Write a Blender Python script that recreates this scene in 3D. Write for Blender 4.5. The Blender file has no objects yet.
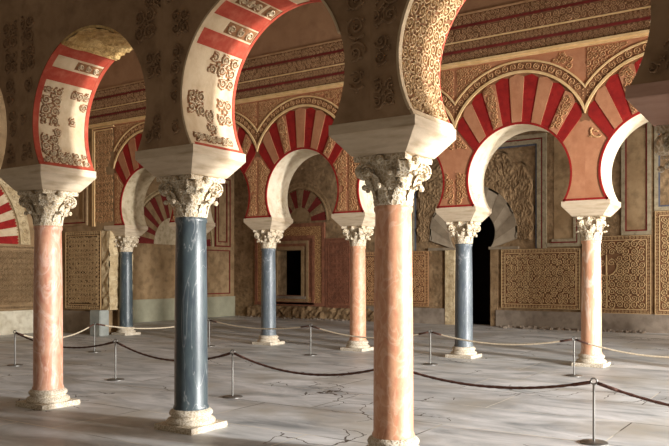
import bpy, bmesh, math, random
from math import sin, cos, pi, radians, sqrt, atan2, hypot
from mathutils import Vector, Matrix

random.seed(7)
S = bpy.context.scene
COL = S.collection

# ------------------------------------------------------------------ camera, world, light, exposure
# X runs along the arcades, Y goes deeper through them, Z is up; metres.
cd = bpy.data.cameras.new('camera'); cam = bpy.data.objects.new('camera', cd); COL.objects.link(cam)
cam.location = (10.67, 0.0, 1.60); cam.rotation_euler = (pi / 2, 0, 0.587)
cd.sensor_width = 36.0; cd.lens = 744.5 / 669 * 36; cd.shift_y = 0.0762; cd.clip_end = 200
S.camera = cam

W = bpy.data.worlds.new('world'); S.world = W; W.use_nodes = True
bg = W.node_tree.nodes['Background']; bg.inputs[0].default_value = (1.0, 0.80, 0.60, 1); bg.inputs[1].default_value = 0.16

def area_light(name, loc, rot, sx, sy, power, col):
    l = bpy.data.lights.new(name, 'AREA'); l.shape = 'RECTANGLE'; l.size = sx; l.size_y = sy
    l.energy = power; l.color = col
    o = bpy.data.objects.new(name, l); COL.objects.link(o); o.location = loc; o.rotation_euler = rot
    return o
# daylight through the open portico at the end of the nave, outside the frame to the right
area_light('portico_daylight', (20.0, 10.2, 2.8), (0, radians(90), 0), 3.6, 5.4, 1250, (1.0, 0.96, 0.91))
area_light('portico_daylight_near', (20.0, 7.9, 2.9), (0, radians(90), 0), 3.0, .8, 4300, (1.0, 0.985, 0.96))
area_light('aisle_daylight', (20.0, 17.0, 2.4), (0, radians(90), 0), 3.6, 4.0, 1500, (1.0, 0.95, 0.88))

vs = S.view_settings
S.display_settings.display_device = 'sRGB'
vs.view_transform = 'Standard'; vs.look = 'None'; vs.gamma = 1; vs.use_curve_mapping = False
vs.exposure = 0.0

# ------------------------------------------------------------------ materials
def srgb(r, g, b):
    f = lambda c: (c / 255 / 12.92) if c / 255 <= .04045 else ((c / 255 + .055) / 1.055) ** 2.4
    return (f(r), f(g), f(b), 1)

def mat(name, c1, c2, scale=3.0, rough=0.85, bump=0.3, bscale=25.0, c3=None, vein=None, vscale=2.0, stretch=(1, 1, 1), bdist=0.02, spec=0.3, vw=0.04):
    """Two or three stone tones mixed by noise, thin veins, and a fine bump."""
    m = bpy.data.materials.new(name); m.use_nodes = True
    nt = m.node_tree; N = nt.nodes; L = nt.links
    p = N['Principled BSDF']; p.inputs['Roughness'].default_value = rough
    p.inputs['Specular IOR Level'].default_value = spec
    tc = N.new('ShaderNodeTexCoord'); mp = N.new('ShaderNodeMapping'); mp.inputs['Scale'].default_value = stretch
    L.new(tc.outputs['Object'], mp.inputs[0])
    n1 = N.new('ShaderNodeTexNoise'); n1.inputs['Scale'].default_value = scale; n1.inputs['Detail'].default_value = 8; n1.inputs['Roughness'].default_value = .62
    L.new(mp.outputs[0], n1.inputs[0])
    r = N.new('ShaderNodeValToRGB'); r.color_ramp.elements[0].position = .36; r.color_ramp.elements[1].position = .64
    r.color_ramp.elements[0].color = c1; r.color_ramp.elements[1].color = c2
    L.new(n1.outputs[0], r.inputs[0])
    out = r.outputs[0]
    if c3:
        n2 = N.new('ShaderNodeTexNoise'); n2.inputs['Scale'].default_value = scale * 2.7; n2.inputs['Detail'].default_value = 6
        L.new(mp.outputs[0], n2.inputs[0])
        r2 = N.new('ShaderNodeValToRGB'); r2.color_ramp.elements[0].position = .46; r2.color_ramp.elements[1].position = .82
        L.new(n2.outputs[0], r2.inputs[0])
        mx = N.new('ShaderNodeMix'); mx.data_type = 'RGBA'
        L.new(r2.outputs[0], mx.inputs[0]); L.new(out, mx.inputs[6]); mx.inputs[7].default_value = c3
        out = mx.outputs[2]
    if vein:
        n3 = N.new('ShaderNodeTexNoise'); n3.inputs['Scale'].default_value = vscale; n3.inputs['Detail'].default_value = 4; n3.inputs['Distortion'].default_value = 1.2
        L.new(mp.outputs[0], n3.inputs[0])
        a = N.new('ShaderNodeMath'); a.operation = 'SUBTRACT'; a.inputs[1].default_value = .5; L.new(n3.outputs[0], a.inputs[0])
        b = N.new('ShaderNodeMath'); b.operation = 'ABSOLUTE'; L.new(a.outputs[0], b.inputs[0])
        r3 = N.new('ShaderNodeValToRGB'); r3.color_ramp.elements[0].position = 0; r3.color_ramp.elements[1].position = vw
        r3.color_ramp.elements[0].color = (1, 1, 1, 1); r3.color_ramp.elements[1].color = (0, 0, 0, 1)
        L.new(b.outputs[0], r3.inputs[0])
        mv = N.new('ShaderNodeMath'); mv.operation = 'MULTIPLY'; mv.inputs[1].default_value = .75; L.new(r3.outputs[0], mv.inputs[0])
        mx = N.new('ShaderNodeMix'); mx.data_type = 'RGBA'
        L.new(mv.outputs[0], mx.inputs[0]); L.new(out, mx.inputs[6]); mx.inputs[7].default_value = vein
        out = mx.outputs[2]
    L.new(out, p.inputs['Base Color'])
    if bump:
        nb = N.new('ShaderNodeTexNoise'); nb.inputs['Scale'].default_value = bscale; nb.inputs['Detail'].default_value = 5
        L.new(tc.outputs['Object'], nb.inputs[0])
        bp = N.new('ShaderNodeBump'); bp.inputs['Strength'].default_value = bump; bp.inputs['Distance'].default_value = bdist
        L.new(nb.outputs[0], bp.inputs['Height']); L.new(bp.outputs[0], p.inputs['Normal'])
    return m

def carved_mat(name, hi, lo, cell=26.0, rough=.85, bump=.8):
    """Drilled, chiselled stone: pits of a darker tone between raised crumbs."""
    m = bpy.data.materials.new(name); m.use_nodes = True
    nt = m.node_tree; N = nt.nodes; L = nt.links
    p = N['Principled BSDF']; p.inputs['Roughness'].default_value = rough; p.inputs['Specular IOR Level'].default_value = .25
    tc = N.new('ShaderNodeTexCoord')
    nz = N.new('ShaderNodeTexNoise'); nz.inputs['Scale'].default_value = cell * .45; L.new(tc.outputs['Object'], nz.inputs[0])
    mx = N.new('ShaderNodeMix'); mx.data_type = 'VECTOR'; mx.inputs[0].default_value = .06
    L.new(tc.outputs['Object'], mx.inputs[4]); L.new(nz.outputs[1], mx.inputs[5])
    v = N.new('ShaderNodeTexVoronoi'); v.feature = 'DISTANCE_TO_EDGE'; v.inputs['Scale'].default_value = cell; L.new(mx.outputs[1], v.inputs[0])
    r = N.new('ShaderNodeValToRGB'); r.color_ramp.elements[0].position = .03; r.color_ramp.elements[1].position = .16
    r.color_ramp.elements[0].color = hi; r.color_ramp.elements[1].color = lo
    v2 = N.new('ShaderNodeMath'); v2.operation = 'MULTIPLY'; v2.inputs[1].default_value = 1.0; L.new(v.outputs[0], v2.inputs[0])
    L.new(v2.outputs[0], r.inputs[0]); L.new(r.outputs[0], p.inputs['Base Color'])
    iv = N.new('ShaderNodeMath'); iv.operation = 'SUBTRACT'; iv.inputs[0].default_value = .3; iv.use_clamp = True; L.new(v.outputs[0], iv.inputs[1])
    bp = N.new('ShaderNodeBump'); bp.inputs['Strength'].default_value = bump; bp.inputs['Distance'].default_value = .02
    L.new(iv.outputs[0], bp.inputs['Height']); L.new(bp.outputs[0], p.inputs['Normal'])
    return m

def floor_mat():
    m = bpy.data.materials.new('worn_marble_paving'); m.use_nodes = True
    nt = m.node_tree; N = nt.nodes; L = nt.links; p = N['Principled BSDF']
    tc = N.new('ShaderNodeTexCoord')
    nz = N.new('ShaderNodeTexNoise'); nz.inputs['Scale'].default_value = .55; nz.inputs['Detail'].default_value = 2; L.new(tc.outputs['Object'], nz.inputs[0])
    mw = N.new('ShaderNodeMix'); mw.data_type = 'VECTOR'; mw.inputs[0].default_value = .05
    L.new(tc.outputs['Object'], mw.inputs[4]); L.new(nz.outputs[1], mw.inputs[5])
    br = N.new('ShaderNodeTexBrick'); br.inputs['Scale'].default_value = 1.0; br.offset = .37; br.squash = 1.4; br.squash_frequency = 3
    br.inputs['Brick Width'].default_value = 2.3; br.inputs['Row Height'].default_value = 1.15; br.inputs['Mortar Size'].default_value = .008; br.inputs['Mortar Smooth'].default_value = .2
    br.inputs['Color1'].default_value = (0, 0, 0, 1); br.inputs['Color2'].default_value = (1, 1, 1, 1); br.inputs['Mortar'].default_value = (.5, .5, .5, 1)
    L.new(mw.outputs[1], br.inputs[0])
    mp = N.new('ShaderNodeMapping'); mp.inputs['Scale'].default_value = (.6, 1.5, 1); mp.inputs['Rotation'].default_value = (0, 0, .25); L.new(tc.outputs['Object'], mp.inputs[0])
    n1 = N.new('ShaderNodeTexNoise'); n1.inputs['Scale'].default_value = 1.5; n1.inputs['Detail'].default_value = 9; n1.inputs['Roughness'].default_value = .65; n1.inputs['Distortion'].default_value = .6
    L.new(mp.outputs[0], n1.inputs[0])
    r = N.new('ShaderNodeValToRGB'); e = r.color_ramp.elements
    e[0].position = .3; e[0].color = srgb(142, 148, 152); e[1].position = .64; e[1].color = srgb(240, 240, 240)
    k = e.new(.47); k.color = srgb(206, 208, 208)
    L.new(n1.outputs[0], r.inputs[0])
    tone = N.new('ShaderNodeMix'); tone.data_type = 'RGBA'; tone.blend_type = 'MULTIPLY'; tone.inputs[0].default_value = .22
    L.new(r.outputs[0], tone.inputs[6]); L.new(br.outputs[0], tone.inputs[7])
    # brown soiling in patches
    n2 = N.new('ShaderNodeTexNoise'); n2.inputs['Scale'].default_value = .8; n2.inputs['Detail'].default_value = 7; L.new(tc.outputs['Object'], n2.inputs[0])
    r2 = N.new('ShaderNodeValToRGB'); r2.color_ramp.elements[0].position = .5; r2.color_ramp.elements[1].position = .72; L.new(n2.outputs[0], r2.inputs[0])
    so = N.new('ShaderNodeMix'); so.data_type = 'RGBA'; L.new(r2.outputs[0], so.inputs[0]); L.new(tone.outputs[2], so.inputs[6]); so.inputs[7].default_value = srgb(178, 172, 160)
    # joints: some filled pale, some open and dark
    n3 = N.new('ShaderNodeTexNoise'); n3.inputs['Scale'].default_value = .9; L.new(tc.outputs['Object'], n3.inputs[0])
    r3 = N.new('ShaderNodeValToRGB'); r3.color_ramp.elements[0].position = .46; r3.color_ramp.elements[1].position = .54
    r3.color_ramp.elements[0].color = srgb(70, 62, 52); r3.color_ramp.elements[1].color = srgb(226, 220, 204); L.new(n3.outputs[0], r3.inputs[0])
    jo = N.new('ShaderNodeMix'); jo.data_type = 'RGBA'; L.new(br.outputs['Fac'], jo.inputs[0]); L.new(so.outputs[2], jo.inputs[6]); L.new(r3.outputs[0], jo.inputs[7])
    # cracks gathered in broken slabs
    vd = N.new('ShaderNodeTexVoronoi'); vd.feature = 'DISTANCE_TO_EDGE'; vd.inputs['Scale'].default_value = 2.1
    mw2 = N.new('ShaderNodeMix'); mw2.data_type = 'VECTOR'; mw2.inputs[0].default_value = .22
    nz2 = N.new('ShaderNodeTexNoise'); nz2.inputs['Scale'].default_value = 3; nz2.inputs['Detail'].default_value = 6; L.new(tc.outputs['Object'], nz2.inputs[0])
    L.new(tc.outputs['Object'], mw2.inputs[4]); L.new(nz2.outputs[1], mw2.inputs[5]); L.new(mw2.outputs[1], vd.inputs[0])
    lt = N.new('ShaderNodeMath'); lt.operation = 'LESS_THAN'; lt.inputs[1].default_value = .011; L.new(vd.outputs[0], lt.inputs[0])
    n4 = N.new('ShaderNodeTexNoise'); n4.inputs['Scale'].default_value = .55; n4.inputs['Detail'].default_value = 2; L.new(tc.outputs['Object'], n4.inputs[0])
    gt = N.new('ShaderNodeMath'); gt.operation = 'GREATER_THAN'; gt.inputs[1].default_value = .58; L.new(n4.outputs[0], gt.inputs[0])
    ml = N.new('ShaderNodeMath'); ml.operation = 'MULTIPLY'; L.new(lt.outputs[0], ml.inputs[0]); L.new(gt.outputs[0], ml.inputs[1])
    cr = N.new('ShaderNodeMix'); cr.data_type = 'RGBA'; L.new(ml.outputs[0], cr.inputs[0]); L.new(jo.outputs[2], cr.inputs[6]); cr.inputs[7].default_value = srgb(72, 62, 50)
    L.new(cr.outputs[2], p.inputs['Base Color'])
    rr = N.new('ShaderNodeMapRange'); rr.inputs[1].default_value = .3; rr.inputs[2].default_value = .7; rr.inputs[3].default_value = .38; rr.inputs[4].default_value = .62
    L.new(n1.outputs[0], rr.inputs[0]); L.new(rr.outputs[0], p.inputs['Roughness']); p.inputs['Specular IOR Level'].default_value = .4
    ad = N.new('ShaderNodeMath'); ad.operation = 'ADD'; L.new(br.outputs['Fac'], ad.inputs[0]); L.new(ml.outputs[0], ad.inputs[1])
    sb = N.new('ShaderNodeMath'); sb.operation = 'SUBTRACT'; L.new(n1.outputs[0], sb.inputs[0]); L.new(ad.outputs[0], sb.inputs[1])
    bp = N.new('ShaderNodeBump'); bp.inputs['Strength'].default_value = .35; bp.inputs['Distance'].default_value = .012; L.new(sb.outputs[0], bp.inputs['Height']); L.new(bp.outputs[0], p.inputs['Normal'])
    return m

M = {}
M['floor'] = floor_mat()
M['pink'] = mat('pink_marble', srgb(202, 146, 116), srgb(220, 172, 144), 7, .42, .1, 60, c3=srgb(186, 112, 92), vein=srgb(228, 190, 172), vscale=5, stretch=(1, 1, .45), spec=.5)
M['orange'] = mat('orange_pink_marble', srgb(208, 148, 112), srgb(222, 168, 132), 7, .45, .1, 60, c3=srgb(196, 128, 98), vein=srgb(228, 184, 154), vscale=6, stretch=(1, 1, .6), spec=.5)
M['peach'] = mat('pale_peach_marble', srgb(214, 158, 124), srgb(230, 188, 156), 4, .45, .08, 60, c3=srgb(200, 136, 104), vein=srgb(244, 220, 200), vscale=3, stretch=(1, 1, .4), spec=.5)
M['blue'] = mat('blue_grey_marble', srgb(60, 71, 75), srgb(82, 93, 96), 5, .36, .08, 60, c3=srgb(54, 62, 72), vein=srgb(150, 152, 152), vscale=2.3, stretch=(1, 1, .35), spec=.5, vw=.006)
M['grey_blue'] = mat('pale_blue_marble', srgb(84, 93, 98), srgb(110, 118, 122), 5, .4, .08, 60, c3=srgb(74, 84, 98), vein=srgb(165, 168, 172), vscale=2.6, stretch=(1, 1, .35), spec=.5, vw=.008)
M['capital'] = carved_mat('carved_white_marble', srgb(238, 226, 204), srgb(196, 176, 144), 30)
M['capital_plain'] = mat('white_marble', srgb(226, 214, 192), srgb(240, 230, 212), 6, .6, .3, 30)
M['base'] = carved_mat('carved_base_marble', srgb(234, 224, 206), srgb(196, 180, 154), 36)
M['impost'] = mat('grey_white_marble', srgb(200, 178, 148), srgb(222, 204, 178), 2.5, .6, .12, 30, c3=srgb(176, 152, 120), stretch=(.5, .5, 3))
M['impost_bounce'] = mat('bounce_tinted_marble', srgb(188, 148, 128), srgb(204, 166, 146), 2.5, .6, .12, 30, c3=srgb(170, 128, 108), stretch=(.5, .5, 3))  # reddish tint is bounce light put into the marble colour
M['cream'] = mat('cream_plaster', srgb(204, 180, 146), srgb(218, 197, 164), 3, .8, .15, 20, c3=srgb(190, 162, 126))
M['white_plaster'] = mat('white_plaster', srgb(222, 206, 178), srgb(236, 224, 200), 3, .8, .15, 20, c3=srgb(206, 184, 150))
M['stained_plaster'] = mat('stained_plaster', srgb(190, 172, 140), srgb(212, 196, 166), 3, .85, .2, 20, c3=srgb(150, 128, 98))
M['red'] = mat('red_ochre_paint', srgb(162, 60, 42), srgb(178, 76, 54), 4, .8, .12, 25, c3=srgb(190, 102, 78))
M['deep_red'] = mat('deep_red_paint', srgb(142, 24, 20), srgb(160, 34, 28), 4, .8, .12, 25, c3=srgb(120, 20, 18))
M['dull_red'] = mat('dull_red_paint', srgb(112, 34, 30), srgb(130, 46, 40), 4, .85, .2, 25, c3=srgb(96, 44, 36))
M['salmon'] = mat('salmon_plaster', srgb(174, 116, 82), srgb(190, 134, 98), 2.5, .85, .15, 20, c3=srgb(166, 108, 76))
M['tan'] = mat('tan_carved_stone', srgb(182, 136, 92), srgb(200, 156, 110), 6, .85, .3, 40)
M['frieze'] = mat('brown_frieze_stone', srgb(168, 128, 90), srgb(186, 146, 106), 6, .85, .3, 40)
M['frieze_ground'] = mat('dark_frieze_ground', srgb(116, 82, 56), srgb(134, 96, 68), 6, .9, .3, 30)
M['tan_relief'] = mat('tan_relief_stone', srgb(198, 166, 122), srgb(216, 186, 144), 8, .8, .2, 40)
M['deep_ground'] = mat('dark_relief_ground', srgb(104, 70, 44), srgb(124, 86, 56), 8, .9, .2, 40)
M['grey_pale'] = mat('pale_grey_voussoir_stone', srgb(150, 134, 112), srgb(168, 152, 130), 1.4, .85, .2, 14, c3=srgb(132, 116, 96))
M['carve_ground'] = mat('tan_ground', srgb(128, 88, 60), srgb(146, 102, 70), 6, .9, .3, 30)
M['relief_tan'] = carved_mat('pierced_tan_stone', srgb(206, 162, 110), srgb(120, 76, 46), 24)
M['relief_white'] = mat('white_relief_stone', srgb(212, 192, 160), srgb(226, 208, 178), 8, .8, .2, 40)
M['relief_ground'] = mat('brown_relief_ground', srgb(126, 84, 54), srgb(148, 104, 70), 8, .9, .2, 40)
M['moulding'] = mat('cream_moulding', srgb(216, 178, 122), srgb(232, 198, 146), 6, .8, .15, 30)
M['face'] = mat('grey_brown_plaster', srgb(150, 120, 90), srgb(170, 140, 108), 2, .9, .35, 14, c3=srgb(122, 96, 70))
M['upper'] = mat('upper_plaster', srgb(158, 118, 86), srgb(172, 132, 98), 1.5, .9, .2, 14, c3=srgb(142, 104, 76))
M['rough'] = mat('rough_brown_masonry', srgb(128, 102, 72), srgb(160, 132, 98), 2.2, .95, .8, 9, c3=srgb(92, 72, 50), bdist=.05)
M['rough_light'] = mat('rough_light_masonry', srgb(190, 166, 126), srgb(216, 196, 158), 3, .95, .8, 9, c3=srgb(150, 124, 90), bdist=.05)
M['yellow_stone'] = mat('broken_yellow_stone', srgb(196, 158, 98), srgb(222, 190, 132), 5, .95, 1.0, 16, c3=srgb(146, 108, 62), bdist=.05)
M['grey_stone'] = mat('grey_voussoir_stone', srgb(128, 112, 92), srgb(148, 132, 110), 1.4, .85, .2, 14, c3=srgb(112, 98, 80))
M['smooth_wall'] = mat('stained_brown_plaster', srgb(148, 120, 86), srgb(172, 144, 108), 1.6, .9, .3, 12, c3=srgb(112, 90, 62))
M['green_plaster'] = mat('grey_green_plaster', srgb(150, 148, 126), srgb(170, 166, 142), 2, .9, .2, 12)
M['dado_hi'] = mat('golden_relief_stone', srgb(186, 152, 108), srgb(204, 172, 126), 5, .85, .3, 40)
M['dado_lo'] = mat('red_brown_dado_ground', srgb(108, 76, 52), srgb(126, 92, 62), 3, .9, .3, 30, c3=srgb(122, 72, 48))
M['dado_dark'] = mat('dark_dado_ground', srgb(92, 70, 48), srgb(112, 88, 60), 3, .9, .3, 30)
M['brick_red'] = mat('red_brown_frame', srgb(132, 84, 62), srgb(154, 102, 76), 3, .9, .3, 30, c3=srgb(110, 72, 54))
M['frame_pale'] = mat('pale_frame_band', srgb(152, 138, 112), srgb(172, 158, 130), 4, .85, .3, 25, c3=srgb(122, 104, 80))
M['frame_blue'] = mat('blue_grey_line', srgb(74, 78, 92), srgb(96, 98, 108), 4, .85, .1, 25)
M['base_course'] = mat('grey_base_course', srgb(132, 118, 104), srgb(156, 142, 126), 1.6, .9, .35, 9, c3=srgb(106, 92, 78))
M['base_white'] = mat('whitewashed_course', srgb(206, 196, 172), srgb(226, 218, 196), 2, .9, .35, 9, c3=srgb(170, 154, 126))
M['dark'] = mat('unlit_interior', srgb(30, 26, 22), srgb(40, 34, 28), 2, .95, .2, 8)  # near-black colour stands in for the unlit depth behind the openings
M['block'] = mat('grey_ashlar', srgb(150, 154, 148), srgb(174, 176, 168), 3, .85, .25, 18)
M['steel'] = mat('brushed_steel', srgb(120, 118, 114), srgb(140, 138, 132), 8, .4, 0, spec=.5); M['steel'].node_tree.nodes['Principled BSDF'].inputs['Metallic'].default_value = .8
M['dark_rope'] = mat('dark_rope', srgb(70, 46, 40), srgb(104, 74, 62), 40, .9, .4, 90)
M['lit_rope'] = mat('lit_rope', srgb(196, 180, 154), srgb(220, 206, 180), 40, .9, .4, 90)  # bright lighting on the far ropes, put into the rope colour

# ------------------------------------------------------------------ mesh helpers
class MB:
    def __init__(s): s.v = []; s.f = []; s.m = []
    def add(s, vs, fs, mi=0):
        o = len(s.v); s.v += [tuple(p) for p in vs]; s.f += [tuple(i + o for i in f) for f in fs]; s.m += [mi] * len(fs)
    def box(s, x0, x1, y0, y1, z0, z1, mi=0):
        v = [(x, y, z) for z in (z0, z1) for y in (y0, y1) for x in (x0, x1)]
        s.add(v, [(0, 2, 3, 1), (4, 5, 7, 6), (0, 1, 5, 4), (2, 6, 7, 3), (0, 4, 6, 2), (1, 3, 7, 5)], mi)
    def frustum(s, rects, mi=0):
        """rects: (hx, hy, z) stacked from the bottom; closed"""
        v = []
        for hx, hy, z in rects: v += [(-hx, -hy, z), (hx, -hy, z), (hx, hy, z), (-hx, hy, z)]
        f = [(3, 2, 1, 0)]
        for k in range(len(rects) - 1):
            a = 4 * k; f += [(a + i, a + (i + 1) % 4, a + 4 + (i + 1) % 4, a + 4 + i) for i in range(4)]
        a = 4 * (len(rects) - 1); f.append((a, a + 1, a + 2, a + 3)); s.add(v, f, mi)
    def lathe(s, prof, n=32, mi=0, cap=True, wob=0):
        v = []; f = []
        for r, z in prof:
            for i in range(n):
                a = 2 * pi * i / n; q = r * (1 + wob * random.uniform(-1, 1)); v.append((q * cos(a), q * sin(a), z))
        for k in range(len(prof) - 1):
            for i in range(n):
                j = (i + 1) % n; f.append((k * n + i, k * n + j, k * n + n + j, k * n + n + i))
        if cap: f.append(tuple(range(n - 1, -1, -1))); f.append(tuple(range(len(v) - n, len(v))))
        s.add(v, f, mi)
    def tube(s, pts, r, n=6, mi=0, closed=False):
        v = []; f = []; P = [Vector(p) for p in pts]; k = len(P)
        for i, p in enumerate(P):
            a = P[(i - 1) % k] if closed or i else p; b = P[(i + 1) % k] if closed or i < k - 1 else p
            d = (b - a).normalized(); u = d.orthogonal() if abs(d.z) > .95 else d.cross(Vector((0, 0, 1))); u.normalize(); w = d.cross(u)
            q = r[i] if isinstance(r, (list, tuple)) else r
            for j in range(n):
                t = 2 * pi * j / n; v.append(p + u * (q * cos(t)) + w * (q * sin(t)))
        for i in range(k if closed else k - 1):
            for j in range(n):
                a = i * n; b = ((i + 1) % k) * n; f.append((a + j, a + (j + 1) % n, b + (j + 1) % n, b + j))
        if not closed: f.append(tuple(range(n))[::-1]); f.append(tuple(range((k - 1) * n, k * n)))
        s.add(v, f, mi)
    def ball(s, c, r, mi=0, n=6):
        v = []; f = []
        for i in range(n + 1):
            for j in range(2 * n):
                a = pi * i / n; b = pi * j / n; v.append((c[0] + r * sin(a) * cos(b), c[1] + r * sin(a) * sin(b), c[2] + r * cos(a)))
        for i in range(n):
            for j in range(2 * n):
                k = (j + 1) % (2 * n); f.append((i * 2 * n + j, (i + 1) * 2 * n + j, (i + 1) * 2 * n + k, i * 2 * n + k))
        s.add(v, f, mi)
    def sheet(s, fn, us, vs, mi=0, flip=False):
        n = len(vs); v = [fn(a, b) for a in us for b in vs]; f = []
        for i in range(len(us) - 1):
            for j in range(n - 1):
                q = (i * n + j, i * n + n + j, i * n + n + j + 1, i * n + j + 1); f.append(q[::-1] if flip else q)
        s.add(v, f, mi)
    def slab(s, outer, fn, h, mi=0):
        """polygon in (u, v) raised by h on the surface fn(u, v, height)"""
        n = len(outer); v = [fn(a, b, h) for a, b in outer] + [fn(a, b, 0) for a, b in outer]
        s.add(v, [tuple(range(n))] + [(i, n + i, n + (i + 1) % n, (i + 1) % n) for i in range(n)], mi)
    def build(s, name, mats, parent=None, smooth=False):
        me = bpy.data.meshes.new(name); me.from_pydata(s.v, [], s.f)
        if not isinstance(mats, (list, tuple)): mats = [mats]
        for m in mats: me.materials.append(m)
        if len(mats) > 1: me.polygons.foreach_set('material_index', s.m)
        bm = bmesh.new(); bm.from_mesh(me); bmesh.ops.recalc_face_normals(bm, faces=bm.faces); bm.to_mesh(me); bm.free()
        if smooth: me.polygons.foreach_set('use_smooth', [True] * len(me.polygons)); me.update()
        if smooth and smooth != True: me.set_sharp_from_angle(angle=radians(smooth))
        o = bpy.data.objects.new(name, me); COL.objects.link(o); o.parent = parent
        return o

def empty(name, loc, label, cat, group=None):
    o = bpy.data.objects.new(name, None); COL.objects.link(o); o.location = loc; o.empty_display_size = .2
    return tag(o, label, cat, group)
def tag(o, label, cat, group=None):
    o['label'] = label; o['category'] = cat
    if group: o['group'] = group
    return o
def structure(o): o['kind'] = 'structure'; return o
def copy_part(o, parent, material=None):
    c = o.copy(); COL.objects.link(c); c.parent = parent
    if material: c.data = o.data.copy(); c.data.materials.clear(); c.data.materials.append(material)
    return c
def part(mb, name, mats, parent, smooth=False, label=None):
    o = mb.build(name, mats, parent, smooth)
    if label: o['label'] = label
    return o

# ------------------------------------------------------------------ carved vine relief in a (u, v) plane
def scroll(cx, cy, R, sgn=1, ph=0.0, leaves=6, rnd=random):
    """a spiral tendril with leaf lobes; list of (points, widths)"""
    out = []; pts = []; ws = []
    for i in range(27):
        t = i / 26; a = ph + sgn * t * 3.1 * pi; r = R * (.96 - .76 * t); pts.append((cx + r * cos(a), cy + r * sin(a))); ws.append(R * (.13 - .05 * t))
    out.append((pts, ws))
    for k in range(leaves):
        t = .04 + .62 * k / leaves; a = ph + sgn * t * 3.1 * pi; r = R * (.96 - .76 * t)
        b = a + sgn * .9; L = R * (.42 - .12 * t); x, y = cx + r * cos(a), cy + r * sin(a)
        d = 1 if k % 2 else -1
        ex, ey = x + L * cos(b) * (1 if d > 0 else -.5), y + L * sin(b) * (1 if d > 0 else -.5)
        out.append(([(x, y), ((x + ex) / 2 + .12 * L, (y + ey) / 2), (ex, ey)], [R * .04, R * .15, R * .02]))
    for k in range(3):
        a = ph + k * 2.1; out.append(([(cx, cy), (cx + .13 * R * cos(a), cy + .13 * R * sin(a)), (cx + .24 * R * cos(a), cy + .24 * R * sin(a))], [R * .05, R * .11, R * .03]))
    return out

def vines(u0, u1, v0, v1, R, inside=None, drop=0.0, seed=1, jitter=.12):
    rnd = random.Random(seed); st = []
    nu = max(1, round((u1 - u0) / (2 * R))); nv = max(1, round((v1 - v0) / (2 * R)))
    du = (u1 - u0) / nu; dv = (v1 - v0) / nv; r = min(du, dv) * .53
    for i in range(nu):
        for j in range(nv):
            cx = u0 + du * (i + .5) + rnd.uniform(-jitter, jitter) * r; cy = v0 + dv * (j + .5) + rnd.uniform(-jitter, jitter) * r
            if inside and not inside(cx, cy): continue
            if rnd.random() < drop: continue
            st += scroll(cx, cy, r * rnd.uniform(.92, 1.06), 1 if (i + j) % 2 else -1, rnd.choice((0, .5, 1, 1.5)) * pi + rnd.uniform(-.3, .3))
            # a small leaf in the corner between scrolls
            qx, qy = u0 + du * (i + 1), v0 + dv * (j + 1)
            if qx < u1 - .01 and qy < v1 - .01 and (not inside or inside(qx, qy)):
                for k in range(4):
                    a = pi / 4 + k * pi / 2 + rnd.uniform(-.2, .2); st.append(([(qx, qy), (qx + .2 * r * cos(a), qy + .2 * r * sin(a)), (qx + .4 * r * cos(a), qy + .4 * r * sin(a))], [.05 * r, .15 * r, .02 * r]))
    if inside:
        keep = []
        for p, w in st:
            a = []; b = []
            for q, x in zip(p, w):
                if inside(*q): a.append(q); b.append(x)
                else:
                    if len(a) > 1: keep.append((a, b))
                    a = []; b = []
            if len(a) > 1: keep.append((a, b))
        st = keep
    return st

def relief(mb, strips, fn, h, mi=0):
    """strips as ridged bands on the surface fn(u, v, height)"""
    for p, w in strips:
        v = []; f = []; n = len(p)
        for i in range(n):
            a = p[max(i - 1, 0)]; b = p[min(i + 1, n - 1)]; dx, dy = b[0] - a[0], b[1] - a[1]; l = hypot(dx, dy) or 1
            nx, ny = -dy / l * w[i], dx / l * w[i]
            v += [fn(p[i][0] + nx, p[i][1] + ny, -.002), fn(p[i][0] + nx * .45, p[i][1] + ny * .45, h), fn(p[i][0] - nx * .45, p[i][1] - ny * .45, h), fn(p[i][0] - nx, p[i][1] - ny, -.002)]
        for i in range(n - 1):
            for j in range(3): f.append((4 * i + j, 4 * i + j + 1, 4 * i + 5 + j, 4 * i + 4 + j))
        mb.add(v, f, mi)

def band_scroll(u0, u1, v0, v1, seed=0):
    """running vine along a narrow band"""
    R = (v1 - v0) / 2; n = max(1, round((u1 - u0) / (2.1 * R))); du = (u1 - u0) / n; st = []; rnd = random.Random(seed)
    for i in range(n):
        cx = u0 + du * (i + .5); cy = (v0 + v1) / 2; sg = 1 if i % 2 else -1
        st += scroll(cx, cy, R * .9, sg, sg * pi / 2 + rnd.uniform(-.3, .3), leaves=4)
    return st

# ------------------------------------------------------------------ dimensions of the two arcades
SP = 2.4; HW = .385; ZS = 2.86; RA = .95; ZC = 3.34
FRONT_Y = 5.62; BACK_Y = 13.32; WALL_Y = 21.7
front_x = [.34, 2.74, 5.14, 7.54, 9.94]
back_x = [-4.8, -2.4, 0, 2.4, 4.8, 7.2, 9.6]
END_X = -7.5; AISLE_END_X = -8.4; TOP = 8.6
A0 = math.asin((ZC - ZS) / RA)              # springing angle below the circle's centre

# ------------------------------------------------------------------ the setting
f = MB(); f.box(-9.0, 19, -4.0, WALL_Y + 2.2, -.12, 0); structure(f.build('floor', M['floor']))

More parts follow.
